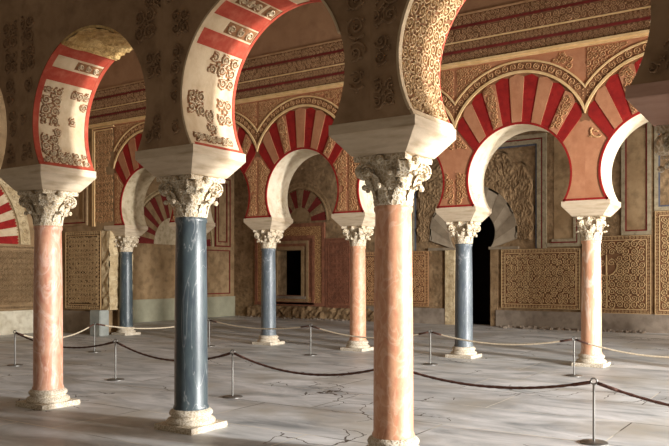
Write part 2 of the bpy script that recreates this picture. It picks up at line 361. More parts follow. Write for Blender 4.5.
def arch_outline(uc, r, zc, zs, n=56):
    a0 = math.asin((zc - zs) / r)
    return [(pi + a0) - (pi + 2 * a0) * i / n for i in range(n + 1)]
def arch_face(mb, uc, hw, zs, zc, r, ztop, y, mi=0, flip=False, r_of=None):
    """flat wall field of one bay in the plane y with a horseshoe opening, from the springing up"""
    a0 = math.asin((zc - zs) / r); ang = arch_outline(uc, r, zc, zs)
    for c in ((hw, ztop - zc), (-hw, ztop - zc), (hw, zs - zc), (-hw, zs - zc)):
        a = atan2(c[1], c[0]); a = a + 2 * pi if a < -pi / 2 - .01 else a
        if -a0 < a < pi + a0: ang.append(a)
    ang = sorted(set(round(a, 6) for a in ang), reverse=True)
    v = []; fc = []
    for a in ang:
        c, s = cos(a), sin(a); t = 1e9
        if abs(c) > 1e-9: t = min(t, hw / abs(c))
        if s > 1e-9: t = min(t, (ztop - zc) / s)
        elif s < -1e-9: t = min(t, (zs - zc) / s)
        rr = r_of(a) if r_of else r
        v += [(uc + rr * c, y, zc + rr * s), (uc + t * c, y, zc + t * s)]
    for i in range(len(ang) - 1): fc.append((2 * i, 2 * i + 2, 2 * i + 3, 2 * i + 1))
    mb.add(v, fc, mi)

# long walls above the arches
def wall_over(name, y, x0, x1, z0, m):
    b = MB(); b.box(x0, x1, y - HW, y + HW, z0 + .002, TOP); return structure(b.build(name, m))
wall_over('wall_front', FRONT_Y, front_x[0], front_x[-1] + SP, 5.0, M['face'])
wall_over('wall_middle', BACK_Y, END_X, back_x[-1], 5.48, M['upper'])

# walled first bay of the far arcade
b = MB(); b.box(END_X, -5.24, BACK_Y - HW, BACK_Y + HW, 0, ZS); b.box(END_X, -4.803, BACK_Y - HW, BACK_Y + HW, ZS, 5.478)
structure(b.build('wall_pier', M['smooth_wall']))
b = MB(); b.box(END_X - .5, END_X, 1.5, BACK_Y + HW, 0, TOP); structure(b.build('wall_end', M['smooth_wall']))
b = MB(); b.box(AISLE_END_X - .4, AISLE_END_X, BACK_Y + HW, WALL_Y + .4, 0, TOP); b.box(AISLE_END_X, END_X, BACK_Y - HW + .3, BACK_Y + HW, 0, TOP)
structure(b.build('wall_aisle_end', M['smooth_wall']))

b = MB(); b.box(13.5, 14.0, 5.0, WALL_Y, 4.05, TOP); b.box(13.5, 14.0, 1.5, 5.0, 0, TOP); b.box(13.5, 14.0, 13.0, 14.0, 0, 4.05)  # unseen portico wall, added so its lintel shades the frieze
structure(b.build('wall_portico_shade', M['face']))

# far wall, with a doorway and a niche left open
PX, PR, PZC, PZS = 1.42, .76, 2.86, 2.38; PJ = sqrt(PR ** 2 - (PZC - PZS) ** 2)
NX0, NX1, NZ0, NZ1 = -6.28, -5.2, .82, 2.46
w = MB(); y = WALL_Y
def rect(mb, x0, x1, z0, z1, yy=None, mi=0):
    yy = y if yy is None else yy
    mb.add([(x0, yy, z0), (x1, yy, z0), (x1, yy, z1), (x0, yy, z1)], [(0, 1, 2, 3)], mi)
rect(w, AISLE_END_X, NX0, 0, TOP); rect(w, NX0, NX1, 0, NZ0); rect(w, NX0, NX1, NZ1, TOP); rect(w, NX1, PX - 2, 0, TOP)
rect(w, PX - 2, PX - PJ, 0, PZS); rect(w, PX + PJ, PX + 2, 0, PZS); rect(w, PX - 2, PX + 2, 6.2, TOP)
arch_face(w, PX, 2, PZS, PZC, PR, 6.2, y); rect(w, PX + 2, 13, 0, TOP)
yb = WALL_Y + .55                                                            # reveals
w.sheet(lambda a, d: (PX + PR * cos(a), d, PZC + PR * sin(a)), arch_outline(PX, PR, PZC, PZS, 40), [y, yb])
for xx in (PX - PJ, PX + PJ): w.add([(xx, y, 0), (xx, yb, 0), (xx, yb, PZS), (xx, y, PZS)], [(0, 1, 2, 3)])
for xx in (NX0, NX1): w.add([(xx, y, NZ0), (xx, yb, NZ0), (xx, yb, NZ1), (xx, y, NZ1)], [(0, 1, 2, 3)])
for zz in (NZ0, NZ1): w.add([(NX0, y, zz), (NX1, y, zz), (NX1, yb, zz), (NX0, yb, zz)], [(0, 1, 2, 3)])
structure(w.build('wall_back', M['rough']))
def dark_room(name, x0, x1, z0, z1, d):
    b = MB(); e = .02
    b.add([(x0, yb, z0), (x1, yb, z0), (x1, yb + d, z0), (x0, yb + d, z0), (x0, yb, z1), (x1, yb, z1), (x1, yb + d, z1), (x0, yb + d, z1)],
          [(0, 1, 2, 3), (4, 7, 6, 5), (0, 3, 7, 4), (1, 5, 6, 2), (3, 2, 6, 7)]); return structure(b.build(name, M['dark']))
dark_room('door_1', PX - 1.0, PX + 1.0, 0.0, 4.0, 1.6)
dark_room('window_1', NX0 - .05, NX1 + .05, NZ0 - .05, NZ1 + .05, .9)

# frieze bands over the far arcade
def trim_band(k, z0, z1, proj, m, carve=None, seed=0):
    mb = MB(); yf = BACK_Y - HW
    mb.box(END_X, back_x[-1], yf - proj, yf + .01, z0, z1)
    mats = [m]
    if carve:
        relief(mb, vines(END_X + .02, back_x[-1] - .02, z0 + .012, z1 - .012, (z1 - z0) / 4, None, 0, seed), lambda u, v, h: (u, yf - proj - h, v), .014, 1); mats.append(carve)
    return structure(mb.build('trim_%d' % k, mats))
trim_band(1, 5.48, 5.515, .05, M['moulding']); trim_band(2, 5.515, 5.56, .085, M['moulding'])
trim_band(3, 5.56, 5.74, .02, M['frieze_ground'], M['frieze'], 1)
trim_band(4, 5.74, 5.785, .035, M['dull_red'])
trim_band(5, 5.785, 5.93, .02, M['frieze_ground'], M['frieze'], 2)
trim_band(6, 5.93, 5.955, .04, M['moulding'])
trim_band(7, 5.955, 6.20, .03, M['frieze_ground'], M['frieze'], 3)
trim_band(8, 6.20, 6.245, .035, M['dull_red'])
trim_band(9, 6.245, 6.43, .02, M['frieze_ground'], M['frieze'], 4)
trim_band(10, 6.43, 6.46, .05, M['frieze'])

# ------------------------------------------------------------------ columns
def shaft_mesh(m):
    b = MB(); b.lathe([(.182, .205), (.184, .225), (.172, .25), (.171, .6), (.168, 1.2), (.161, 1.8), (.155, 2.12), (.166, 2.14), (.168, 2.165), (.158, 2.185)], 40)
    return b.build('shaft', m, None, 50)
def base_mesh():
    b = MB(); b.frustum([(.262, .262, 0), (.266, .266, .02), (.262, .262, .06)])
    b.lathe([(.235, .055), (.25, .07), (.252, .09), (.24, .108), (.215, .118), (.205, .13), (.207, .142), (.222, .152), (.224, .172), (.214, .19), (.198, .2), (.186, .208)], 36)
    return b.build('base', M['base'], None, 40)
def capital_mesh(slim=False):
    b = MB(); k = .78 if slim else 1
    b.lathe([(.158, .0), (.17, .015), (.17, .035), (.16, .045), (.162, .2), (.18, .3), (.20 * k + .03, .37)], 32)
    for tier, (n, z0, z1, r0, r1, off) in enumerate(((8, .035, .17, .163, .205, 0), (8, .13, .275, .172, .225, pi / 8))):
        for i in range(n):
            a = off + 2 * pi * i / n; hw = .055
            us = [j / 6 for j in range(7)]
            def leaf(t, q, a=a):
                r = r0 + (r1 - r0) * t ** 2.2 + .012 + (.03 if t > .9 else 0); z = z0 + (z1 - z0) * t
                wd = hw * (1 - .55 * t ** 2) * (1 + .12 * cos(t * 20)); r -= .012 * abs(q)
                return (r * cos(a) - q * wd * sin(a), r * sin(a) + q * wd * cos(a), z)
            b.sheet(leaf, us, [-1, -.5, 0, .5, 1])
            tip = leaf(1, 0); b.ball((tip[0] + .008 * cos(a), tip[1] + .008 * sin(a), tip[2] - .012), .026 * (1 if not slim else .7), 0, 4)
    for i in range(4):                                                       # corner volutes
        a = pi / 4 + i * pi / 2; er = Vector((cos(a), sin(a), 0)); et = Vector((-sin(a), cos(a), 0)); c = er * (.252 * k) + Vector((0, 0, .295)); R0 = .074 * k
        pts = []
        for j in range(30):
            t = j / 29; q = pi * .6 - t * 4.6 * pi; r = R0 * (1 - .78 * t); pts.append(c + er * (r * cos(q)) + Vector((0, 0, r * sin(q))))
        for sd in (-1, 1): b.tube([p + et * (.042 * sd) for p in pts], .013, 5)
        rim = [];  n = 20
        for sd in (-1, 1):
            for j in range(n):
                q = 2 * pi * j / n; rim.append(c + er * (R0 * .95 * cos(q)) + Vector((0, 0, R0 * .95 * sin(q))) + et * (.038 * sd))
        b.add(rim, [tuple(range(n))[::-1], tuple(range(n, 2 * n))] + [(j, (j + 1) % n, n + (j + 1) % n, n + j) for j in range(n)])
        b.tube([er * .17 + Vector((0, 0, .2)), er * .2 + Vector((0, 0, .3)), er * (.24 * k) + Vector((0, 0, .362))], [.03, .034, .03], 6)
        # pendant leaf below the volute
        b.tube([er * .185 + Vector((0, 0, .16)), er * (.225 * k) + Vector((0, 0, .215)), er * (.245 * k) + Vector((0, 0, .23))], [.03, .034, .012], 6)
    # abacus with hollowed sides
    pl = []; H = .245 * k; n = 10
    for sd in range(4):
        for j in range(n):
            t = -1 + 2 * j / n; x, yy = t * H, -(H - .05 * (1 - t * t)); a = sd * pi / 2; pl.append((x * cos(a) - yy * sin(a), x * sin(a) + yy * cos(a)))
    m = len(pl); v = [(x, yy, .372) for x, yy in pl] + [(x * 1.02, yy * 1.02, .4) for x, yy in pl] + [(x, yy, .425) for x, yy in pl]
    b.add(v, [tuple(range(m))[::-1], tuple(range(2 * m, 3 * m))] + [(q * m + j, q * m + (j + 1) % m, q * m + m + (j + 1) % m, q * m + m + j) for q in (0, 1) for j in range(m)])
    for sd in range(4):
        a = sd * pi / 2; b.ball((.225 * k * cos(a), .225 * k * sin(a), .385), .04 * k, 0, 4)
    o = b.build('capital', M['capital'], None, 55); o.location.z = 2.178; return o
def impost_mesh():
    b = MB(); b.frustum([(.26, .26, 2.60), (.27, .27, 2.61), (.40, .383, 2.765), (.41, .388, 2.775), (.41, .388, 2.86)])
    return b.build('impost_block', M['impost'])

PROTO = {}
def column(x, yy, m, label, group, slim=False, imp=None):
    t = empty('column', (x, yy, 0), label, 'column', group)
    for key, fn in (('base', base_mesh), ('cap_slim' if slim else 'cap', lambda: capital_mesh(slim)), ('imp', impost_mesh), ('shaft_' + m, lambda: shaft_mesh(M[m]))):
        if key in PROTO: copy_part(PROTO[key], t, M[imp] if imp and key == 'imp' else None)
        else: o = fn(); o.parent = t; PROTO[key] = o
    return t
GF, GB = 'columns of the near arcade', 'columns of the far arcade'
column(front_x[0], FRONT_Y, 'blue', 'near arcade column just past the left edge, carrying the leftmost near arch', GF)
column(front_x[1], FRONT_Y, 'pink', 'pink veined marble column at far left, under the soffit ending in broken stone', GF)
column(front_x[2], FRONT_Y, 'blue', 'tall dark blue-grey marble column of the near arcade with white leafy capital', GF)
column(front_x[3], FRONT_Y, 'orange', 'largest orange-pink marble column, nearest in the middle, its base cut by the frame', GF)
column(front_x[4], FRONT_Y, 'pink', 'column at the right edge showing only its bounce-reddened impost block', GF, imp='impost_bounce')
column(back_x[0], BACK_Y, 'blue', 'dark blue column standing beside the carved pier and the grey ashlar block', GB)
column(back_x[1], BACK_Y, 'orange', 'far arcade column hidden behind the near blue column, only its impost showing', GB)
column(back_x[2], BACK_Y, 'grey_blue', 'pale blue-grey column standing in front of the small dark niche', GB)
column(back_x[3], BACK_Y, 'orange', 'slender pink column just left of the largest near column', GB)
column(back_x[4], BACK_Y, 'grey_blue', 'blue-grey column standing in front of the dark doorway', GB)
column(back_x[5], BACK_Y, 'peach', 'pale peach column with slim capital before the golden carved wall panels', GB, True)
column(back_x[6], BACK_Y, 'blue', 'far arcade column just past the right edge of the view', GB)

# ------------------------------------------------------------------ arches
def soffit_fn(x0):
    """surface of the left jamb: s = length from the left springing, w = across the wall (front is negative); x0 = bay centre offset"""
    def fn(s, w, h):
        a = pi + A0 - s / RA; r = RA - h; return (r * cos(a), w, ZC + r * sin(a))
    return fn
FS = soffit_fn(0)
SMAX = (pi + 2 * A0) * RA
V_ANG = [radians(128 - 6.9 * k) for k in range(12)]                          # joints between voussoirs, from the springing centre
def hit(alpha, r, zc, z0=2.83):
    """where the ray from the springing centre meets a circle"""
    c, s = cos(alpha), sin(alpha); k = zc - z0; q = s * k; t = q + sqrt(q * q - k * k + r * r); return (t * c, z0 + t * s)
def s_of(alpha):
    x, z = hit(alpha, RA, ZC); a = atan2(z - ZC, x); return (pi + A0 - a) * RA
VS = [s_of(a) for a in V_ANG]

def soffit_patch(mb, s0, s1, w0, w1, h, mi=0, rough=0):
    n = max(2, int((s1 - s0) / .05) + 1); us = [s0 + (s1 - s0) * i / n for i in range(n + 1)]; ws = [w0 + (w1 - w0) * i / 8 for i in range(9)]
    mb.sheet(lambda s, q: FS(s, q, h + (random.uniform(-rough, rough) if rough else 0)), us, ws, mi)
    for q in (w0, w1): mb.sheet(lambda s, d: FS(s, q, d), us, [-.003, h], mi)
    for q in (s0, s1): mb.sheet(lambda d, ww: FS(q, ww, d), [-.003, h], ws, mi)

def ring_pts(R, zc, lim, n=48):
    a = math.acos(min(1, lim / R)) if R > lim else -.2
    return [a + (pi - 2 * a) * i / n for i in range(n + 1)]

def spandrel(t, yf, ztop, face_m):
    b = MB(); arch_face(b, 0, SP / 2, ZS, ZC, RA, ztop, -HW); arch_face(b, 0, SP / 2, ZS, ZC, RA, ztop, HW)
    for sd in (-1, 1): b.add([(sd * sqrt(RA ** 2 - (ZC - ZS) ** 2), q, ZS) for q in (-HW, HW)] + [(sd * 1.2, HW, ZS), (sd * 1.2, -HW, ZS)], [(0, 1, 2, 3)])
    return part(b, 'spandrel', face_m, t)

# -- near arcade
def near_arch(i, label, style):
    xc = (front_x[i] + front_x[i + 1]) / 2 if i + 1 < len(front_x) else front_x[i] + 1.2
    t = empty('horseshoe_arch', (xc, FRONT_Y, 0), label, 'arch', 'near arcade arches')
    spandrel(t, FRONT_Y, 5.0, M['face'])
    b = MB(); b.sheet(lambda s, q: FS(s, q, 0), [SMAX * k / 70 for k in range(71)], [-HW + 2 * HW * k / 8 for k in range(9)])
    part(b, 'soffit', M['cream'], t, True)
    fr, bk = -HW, HW
    broken = VS[3]
    last = 3 if style == 'broken' else 11
    if style != 'carved_high':
        for k in range(0, last, 2):
            b = MB(); soffit_patch(b, VS[k], VS[k + 1], fr, bk, .006); part(b, 'voussoir', M['red'], t, True, 'red painted voussoir')
    else:
        for k in range(2, 11, 2):
            b = MB(); soffit_patch(b, VS[k] - .15, VS[k + 1] - .15, fr, bk, .006); part(b, 'voussoir', M['red'], t, True, 'red painted voussoir')
    end = VS[0]
    if style == 'broken':
        b = MB(); soffit_patch(b, VS[3], VS[8], fr, bk, .03, 0, .018); part(b, 'broken_stone', M['yellow_stone'], t, False, 'broken yellow stone core')
        b = MB(); soffit_patch(b, .0, .045, fr, bk, .008); soffit_patch(b, .045, VS[3], fr, fr + .075, .008); soffit_patch(b, .045, VS[3], bk - .05, bk, .008)
        part(b, 'painted_border', M['red'], t, True, 'red painted border')
        patches = [(.52, .99, -.31, -.03, .062, 0), (.74, .99, .06, .33, .05, .3), (.55, .66, .10, .2, .045, 0), (.05, .22, -.31, .34, .05, .1), (.2, .42, -.31, -.02, .06, .1), (.40, .5, -.12, .02, .05, .2)]
        bands = [(VS[1] + .03, VS[2] - .03, -.02, .33)]
    elif style == 'painted':
        b = MB(); soffit_patch(b, 0, .035, fr, bk, .008); soffit_patch(b, .035, VS[10], bk - .035, bk, .008); part(b, 'painted_border', M['red'], t, True, 'red painted border')
        b = MB(); soffit_patch(b, .0, SMAX * .8, fr - .012, fr + .035, .02); part(b, 'edge_moulding', M['cream'], t, True)
        patches = [(.06, .16, -.31, .34, .04, .1), (.34, .62, -.32, -.06, .075, .0), (.18, .44, -.10, .12, .075, .1), (.28, .62, .10, .33, .07, .0), (.80, 1.03, -.10, .33, .07, .0), (.68, .80, .10, .33, .05, .3)]
        bands = [(VS[1] + .02, VS[2] - .02, -.08, .34), (VS[3] + .02, VS[4] - .02, -.22, .12), (VS[3] + .02, VS[4] - .02, .17, .34)]
    elif style == 'carved_high':
        b = MB(); soffit_patch(b, 0, .05, fr, bk, .02); soffit_patch(b, .05, SMAX * .8, fr - .012, fr + .04, .02); part(b, 'edge_moulding', M['cream'], t, True)
        b = MB(); soffit_patch(b, .05, SMAX * .7, bk - .02, bk, .008); part(b, 'painted_border', M['red'], t, True, 'red painted border')
        patches = [(.06, VS[2] - .17, -.34, .36, .058, 0)]; bands = []
    else:
        b = MB(); soffit_patch(b, 0, .04, fr, bk, .008); soffit_patch(b, .04, VS[10], bk - .03, bk, .008)
        for q in (.35, .62, .84): soffit_patch(b, q, q + .015, fr, bk, .006)
        part(b, 'painted_border', M['dull_red'], t, True, 'dark red painted lines'); patches = [(.1, .3, -.2, .3, .08, .2)]; bands = []
    for k, (s0, s1, w0, w1, R, drop) in enumerate(patches):
        rnd = random.Random(i * 10 + k); cs, cw = (s0 + s1) / 2, (w0 + w1) / 2
        wob = [rnd.uniform(.78, 1.05) for _ in range(24)]
        def inside(u, v):
            a = atan2((v - cw) / (w1 - w0), (u - cs) / (s1 - s0)); q = wob[int((a + pi) / (2 * pi) * 24) % 24]
            return max(abs(u - cs) / (s1 - s0), abs(v - cw) / (w1 - w0)) < .5 * q or style == 'carved_high' and s0 <= u <= s1 and w0 <= v <= w1
        g = MB(); cell = R * .5; na = int((s1 - s0) / .01) + 2; nb = int((w1 - w0) / .01) + 2; ia0, ib0 = int(s0 * 100) - 1, math.floor(w0 * 100) - 1; gm = [M['deep_ground'], M['tan_relief']] if style == 'carved_high' else [M['relief_ground'], M['relief_white']]
        st = vines(s0, s1, w0, w1, R, inside, drop, i * 7 + k)
        dl = 2 if style == 'carved_high' else 1; near = {(math.floor(q[0] * 100) + da, math.floor(q[1] * 100) + dc) for p_, _ in st for q in p_ for da in range(-dl, dl + 1) for dc in range(-dl, dl + 1)}
        # broken-edged ground plate following the vines, then the vines
        for ia in range(na):
            for ib in range(nb):
                ka, kc = ia0 + ia, ib0 + ib; a, c = ka * .01, kc * .01
                if (ka, kc) in near: g.add([FS(a, c, .003), FS(a + .01, c, .003), FS(a + .01, c + .01, .003), FS(a, c + .01, .003)], [(0, 1, 2, 3)], 0)
        relief(g, st, FS, .02, 1)
        if g.f: part(g, 'carved_patch', gm, t, False, 'patch of white vine carving')
    for k, (s0, s1, w0, w1) in enumerate(bands):
        g = MB(); soffit_patch(g, s0, s1, w0, w1, .003, 0)
        st = [(([(b_, a_) for a_, b_ in p]), q) for p, q in band_scroll(w0 + .01, w1 - .01, s0 + .01, s1 - .01, i + k)]
        relief(g, st, FS, .02, 1); part(g, 'carved_voussoir', [M['relief_ground'], M['relief_white']], t, False, 'cream voussoir with vine carving')
    # worn relief patches left on the shaded face, to the right (left spandrel of the next column) and left
    rnd = random.Random(50 + i)
    def on_face(u, v): return hypot(u, v - ZC) > RA + .06 and v > ZS + .06 and abs(u) < 1.16 and v < 4.9
    spots = []
    for sd in (-1, 1):
        dense = style == 'painted' and sd > 0
        for k in range(4 if dense else 0): spots.append((sd * .96, 3.12 + .42 * k, .215))
        for k in range(0 if dense else 5):
            cu = sd * (1.07 + rnd.uniform(-.06, .03)) if k % 2 == 0 else sd * rnd.uniform(.85, 1.1); cv = 3.02 + k * (.19 if dense else .36) + rnd.uniform(-.05, .05); spots.append((cu, cv, rnd.uniform(.13, .19) if dense else rnd.uniform(.1, .16)))
    for k, (cu, cv, R) in enumerate(spots):
        g = MB(); relief(g, vines(cu - R, cu + R, cv - R, cv + R, R * .5, on_face, .08, k + i), lambda u, v, h: (u, -HW - h, v), .022, 0)
        if g.f: part(g, 'face_relief', M['face'], t, False, 'worn vine carving on the shaded face')
    return t
near_arch(0, 'leftmost near arch, mostly outside the frame, plain cream soffit with thin red lines', 'plain')
near_arch(1, 'near arch on the pink column, red-banded soffit ending in broken yellow stone', 'broken')
near_arch(2, 'near arch on the dark blue column, cream soffit with several red painted bands', 'painted')
near_arch(3, 'near arch on the largest column, soffit covered all over in white vine carving', 'carved_high')

# -- far arcade
VPROTO = {}
YF = -HW
def plane_fn(u, v, h): return (u, YF - h, v)
def make_voussoir(k):
    a0, a1 = V_ANG[k + 1], V_ANG[k]; n = 10; rin = .985
    inn = [hit(a1 + (a0 - a1) * i / n, rin, ZC) for i in range(n + 1)]; out = []
    for i in range(n + 1):
        al = a1 + (a0 - a1) * i / n; lob = .028 * abs(sin(3 * pi * i / n)) + (.03 if 2 < i < 8 else 0); out.append(hit(al, 1.20 + lob, 3.92))
    b = MB(); h = .012 if k % 2 == 0 else .022
    b.slab(inn + out[::-1], plane_fn, h)
    return b
def far_arch(i, label, style):
    x0, x1 = back_x[i], back_x[i + 1]; xc = (x0 + x1) / 2
    t = empty('horseshoe_arch', (xc, BACK_Y, 0), label, 'arch', 'far arcade arches')
    dim = style == 'old'
    spandrel(t, BACK_Y, 5.48, M['salmon'])
    b = MB(); b.sheet(lambda s, q: FS(s, q, 0), [SMAX * k / 70 for k in range(71)], [-HW + 2 * HW * k / 4 for k in range(5)])
    part(b, 'soffit', M['stained_plaster'] if dim else M['white_plaster'], t, True)
    b = MB(); aa = arch_outline(0, RA, ZC, ZS)
    b.sheet(lambda a, r: ((r * cos(a)), YF - .012, ZC + r * sin(a)), aa, [RA - .004, RA + .032])
    b.sheet(lambda a, d: ((RA - .004) * cos(a), d, ZC + (RA - .004) * sin(a)), aa, [YF - .012, YF + .02])
    q = sqrt(RA ** 2 - (ZC - ZS) ** 2)
    for sd in (-1, 1): b.box(min(sd * q, sd * 1.2), max(sd * q, sd * 1.2), YF - .012, YF + .01, ZS, ZS + .035)
    part(b, 'painted_border', M['deep_red'], t, False, 'deep red line around the opening')
    carved = {'full': (3, 9), 'plain': (3, 9), 'old': ()}[style]
    for k in range(11):
        if k not in VPROTO:
            VPROTO[k] = make_voussoir(k).build('voussoir', M['deep_red'] if k % 2 == 0 else M['salmon'], t)
            o = VPROTO[k]
        else: o = copy_part(VPROTO[k], t)
        o['label'] = 'deep red voussoir' if k % 2 == 0 else ('carved tan voussoir' if k in carved else 'plain salmon voussoir')
        if k in carved:
            p = [hit(V_ANG[k], .985, ZC), hit(V_ANG[k + 1], .985, ZC), hit(V_ANG[k + 1], 1.22, 3.92), hit(V_ANG[k], 1.22, 3.92)]
            def ins(u, v):
                a = atan2(v - 2.83, u); return V_ANG[k + 1] + .012 < a < V_ANG[k] - .012 and hypot(u, v - ZC) > 1.0 and hypot(u, v - 3.92) < 1.21
            us = [q_[0] for q_ in p]; vs_ = [q_[1] for q_ in p]; g = MB()
            relief(g, vines(min(us), max(us), min(vs_), max(vs_), .055, ins, 0, k), lambda u, v, h: (u, YF - .022 - h, v), .016, 0); part(g, 'voussoir_relief', M['tan'], o)
    # mouldings and carved band of the extrados
    for R0, R1, pr, nm, m in ((1.27, 1.315, .035, 'inner_moulding', 'moulding'), (1.47, 1.50, .03, 'outer_moulding', 'moulding')):
        b = MB(); aa = ring_pts(R0, 3.92, 1.2)
        ff = lambda a, r, y_: (max(-1.2, min(1.2, r * cos(a))), y_, 3.92 + r * sin(a))
        b.sheet(lambda a, r: ff(a, r, YF - pr), aa, [R0, R1]); b.sheet(lambda a, d: ff(a, R0, d), aa, [YF, YF - pr]); b.sheet(lambda a, d: ff(a, R1, d), aa, [YF, YF - pr])
        part(b, nm, M[m], t)
    b = MB(); aa = ring_pts(1.32, 3.92, 1.2); b.sheet(lambda a, r: (max(-1.2, min(1.2, r * cos(a))), YF - .008, 3.92 + r * sin(a)), aa, [1.31, 1.475], 0)
    def bf(u, v, h): a = pi - u / 1.39; return (v * cos(a), YF - .008 - h, 3.92 + v * sin(a))
    def inb(u, v): a = pi - u / 1.39; return abs(v * cos(a)) < 1.19
    st = [s_ for s_ in band_scroll((pi - aa[-1]) * 1.39, (pi - aa[0]) * 1.39, 1.325, 1.465, i)]
    relief(b, [(p, w_) for p, w_ in st if all(inb(*q_) for q_ in p)], bf, .014, 1)
    part(b, 'carved_ring', [M['carve_ground'], M['tan']], t, False, 'carved band round the arch')
    b = MB(); aa = ring_pts(1.19, 3.92, 1.2); b.sheet(lambda a, r: (max(-1.2, min(1.2, r * cos(a))), YF - .006, 3.92 + r * sin(a)), [q_ for q_ in aa if sin(q_) > .22], [1.16, 1.275]); part(b, 'scalloped_ground', M['carve_ground'], t)
    # carving on the spandrels
    def free(u, v): return hypot(u, v - 3.92) > 1.52 and v < 5.45 and abs(u) < 1.17 and v > 4.3
    def pier(u, v):
        a = atan2(v - 2.83, u); a = a if a > -pi / 2 else a + 2 * pi
        return hypot(u, v - ZC) > 1.0 and v > ZS + .05 and abs(u) < 1.17 and not (V_ANG[11] - .03 < a < V_ANG[0] + .03) and hypot(u, v - 3.92) < 1.26 or (hypot(u, v - ZC) > 1.0 and v > ZS + .05 and abs(u) < 1.17 and v < 3.95)
    g = MB(); sides = {'full': ((-1.2, 0), (0, 1.2)), 'plain': ((-1.2, -.5), ), 'old': ((-1.2, 0), (0, 1.2))}[style]
    todo = [(a, c, 4.3, 0) for a, c in sides] + ([(.5, 1.0, 4.9, .3)] if style == 'plain' else [])
    for a, c, zb, dr in todo:
        g = MB(); relief(g, vines(a, c, zb, 5.48, .06, free, dr, 3 + i), plane_fn, .016, 0); part(g, 'spandrel_relief', M['tan'], t, False, 'carved vine filling above the ring')
    g = MB()
    L = {0: ('full', 'full'), 1: ('full', 'full'), 2: ('full', 'full'), 3: ('full', 'low'), 4: ('low', 'bare'), 5: ('bare', 'bare')}[i]
    for sd, kind in zip((-1, 1), L):
        a, c = (-1.2, -.8) if sd < 0 else (.8, 1.2); g = MB()
        if kind == 'full': relief(g, vines(a, c, 2.9, 4.3, .065, pier, 0, 9 + i), plane_fn, .016, 0)
        elif kind == 'low': relief(g, vines(a, c, 2.9, 3.5, .06, pier, .35, 9 + i), plane_fn, .016, 0); relief(g, vines(a, c, 3.95, 4.3, .06, pier, .4, 9 + i), plane_fn, .016, 0)
        else: relief(g, vines(a, c, 3.85, 4.2, .2, pier, 0, 9 + i), plane_fn, .016, 0)
        if g.f: part(g, 'pier_relief', M['tan'], t, False, 'vine carving on the pier')
    if i in (2, 3, 4):                                                       # remains of carving low on the white jamb
        g = MB(); relief(g, vines(.06, .5, -.3, .3, .07, None, .35, 40 + i), FS, .01, 0); part(g, 'jamb_relief', M['white_plaster'], t)
    return t
far_arch(0, 'far arch rising from the dark blue column beside the carved pier, soffit stained', 'old')
far_arch(1, 'far arch mostly hidden behind the near dark blue column and its pier', 'full')
far_arch(2, 'far arch over the niche, red and salmon voussoirs, carving on both piers', 'full')
far_arch(3, 'far arch hidden behind the largest column, its right pier over the doorway', 'full')
far_arch(4, 'far arch fully in view right of the largest column, before the dark doorway', 'plain')
far_arch(5, 'far arch at the right edge, cut by the bounce-reddened impost block', 'plain')

# ------------------------------------------------------------------ wall dressings
def frame(mb, x0, x1, z0, z1, w_, yy, d, mi=0, sides='lrtb'):
    if 'b' in sides: mb.box(x0, x1, yy - d, yy, z0, z0 + w_, mi)
    if 't' in sides: mb.box(x0, x1, yy - d, yy, z1 - w_, z1, mi)
    a, c = z0 + (w_ if 'b' in sides else 0), z1 - (w_ if 't' in sides else 0)
    if 'l' in sides: mb.box(x0, x0 + w_, yy - d, yy, a, c, mi)
    if 'r' in sides: mb.box(x1 - w_, x1, yy - d, yy, a, c, mi)

def carved_panel(x0, x1, z0, z1, yy, label, ground, hi, R, seed, border=.1, drop=0.0, tree=False, group='carved dado panels'):
    t = empty('carved_panel', ((x0 + x1) / 2, yy - .002, z0), label, 'wall panel', group); ox, oz = (x0 + x1) / 2, z0
    b = MB(); b.box(x0 - ox, x1 - ox, -.05, 0, 0, z1 - z0); part(b, 'slab', ground, t)
    fn = lambda u, v, h: (u - ox, -.05 - h, v - oz)
    b = MB(); relief(b, band_scroll(x0 + .01, x1 - .01, z0 + .01, z0 + border, 1) + band_scroll(x0 + .01, x1 - .01, z1 - border, z1 - .01, 2), fn, .016, 0)
    for a in (x0 + .01, x1 - border): relief(b, [([(q, p_) for p_, q in p], w_) for p, w_ in band_scroll(z0 + border, z1 - border, a, a + border - .01, 3)], fn, .016, 0)
    for k in (border + .005,): frame(b, x0 - ox + k, x1 - ox - k, k, z1 - z0 - k, .025, -.05, .022)
    frame(b, x0 - ox, x1 - ox, 0, z1 - z0, .018, -.05, .022)
    part(b, 'border', hi, t)
    b = MB(); q = border + .05
    ins = None
    if tree:
        cx, cz = x0 + (x1 - x0) * .36, z0 + (z1 - z0) * .62
        ins = lambda u, v: hypot((u - cx) / .27, (v - cz) / .27) > 1 or v > cz + .22
        st = [([(cx, z0 + q), (cx + .015, (z0 + cz) / 2), (cx, cz - .2)], [.03, .022, .03])]
        for sd in (-1, 1):
            st.append(([(cx + sd * .29 * sin(a), cz - .29 * cos(a)) for a in [k * .2 for k in range(10)]], [.02] * 10))
        st.append(([(cx, cz - .2), (cx, cz + .1), (cx, cz + .3)], [.02, .03, .015])); relief(b, st, fn, .022, 0)
        for sd in (-1, 1): relief(b, scroll(cx + sd * .14, cz + .08, .11, sd, 0), fn, .02, 0)
    relief(b, vines(x0 + q, x1 - q, z0 + q, z1 - q, R, ins, drop, seed), fn, .03, 0)
    part(b, 'vine_relief', hi, t, False, 'scrolling vine carved in relief')
    return t
carved_panel(2.36, 4.72, .58, 2.34, WALL_Y, 'wide golden carved vine panel between the dark doorway and the peach column', M['dado_lo'], M['dado_hi'], .085, 11)
carved_panel(4.78, 6.62, .50, 2.66, WALL_Y, 'taller carved panel with a tree motif, right of the peach column', M['dado_lo'], M['dado_hi'], .095, 12, tree=True)
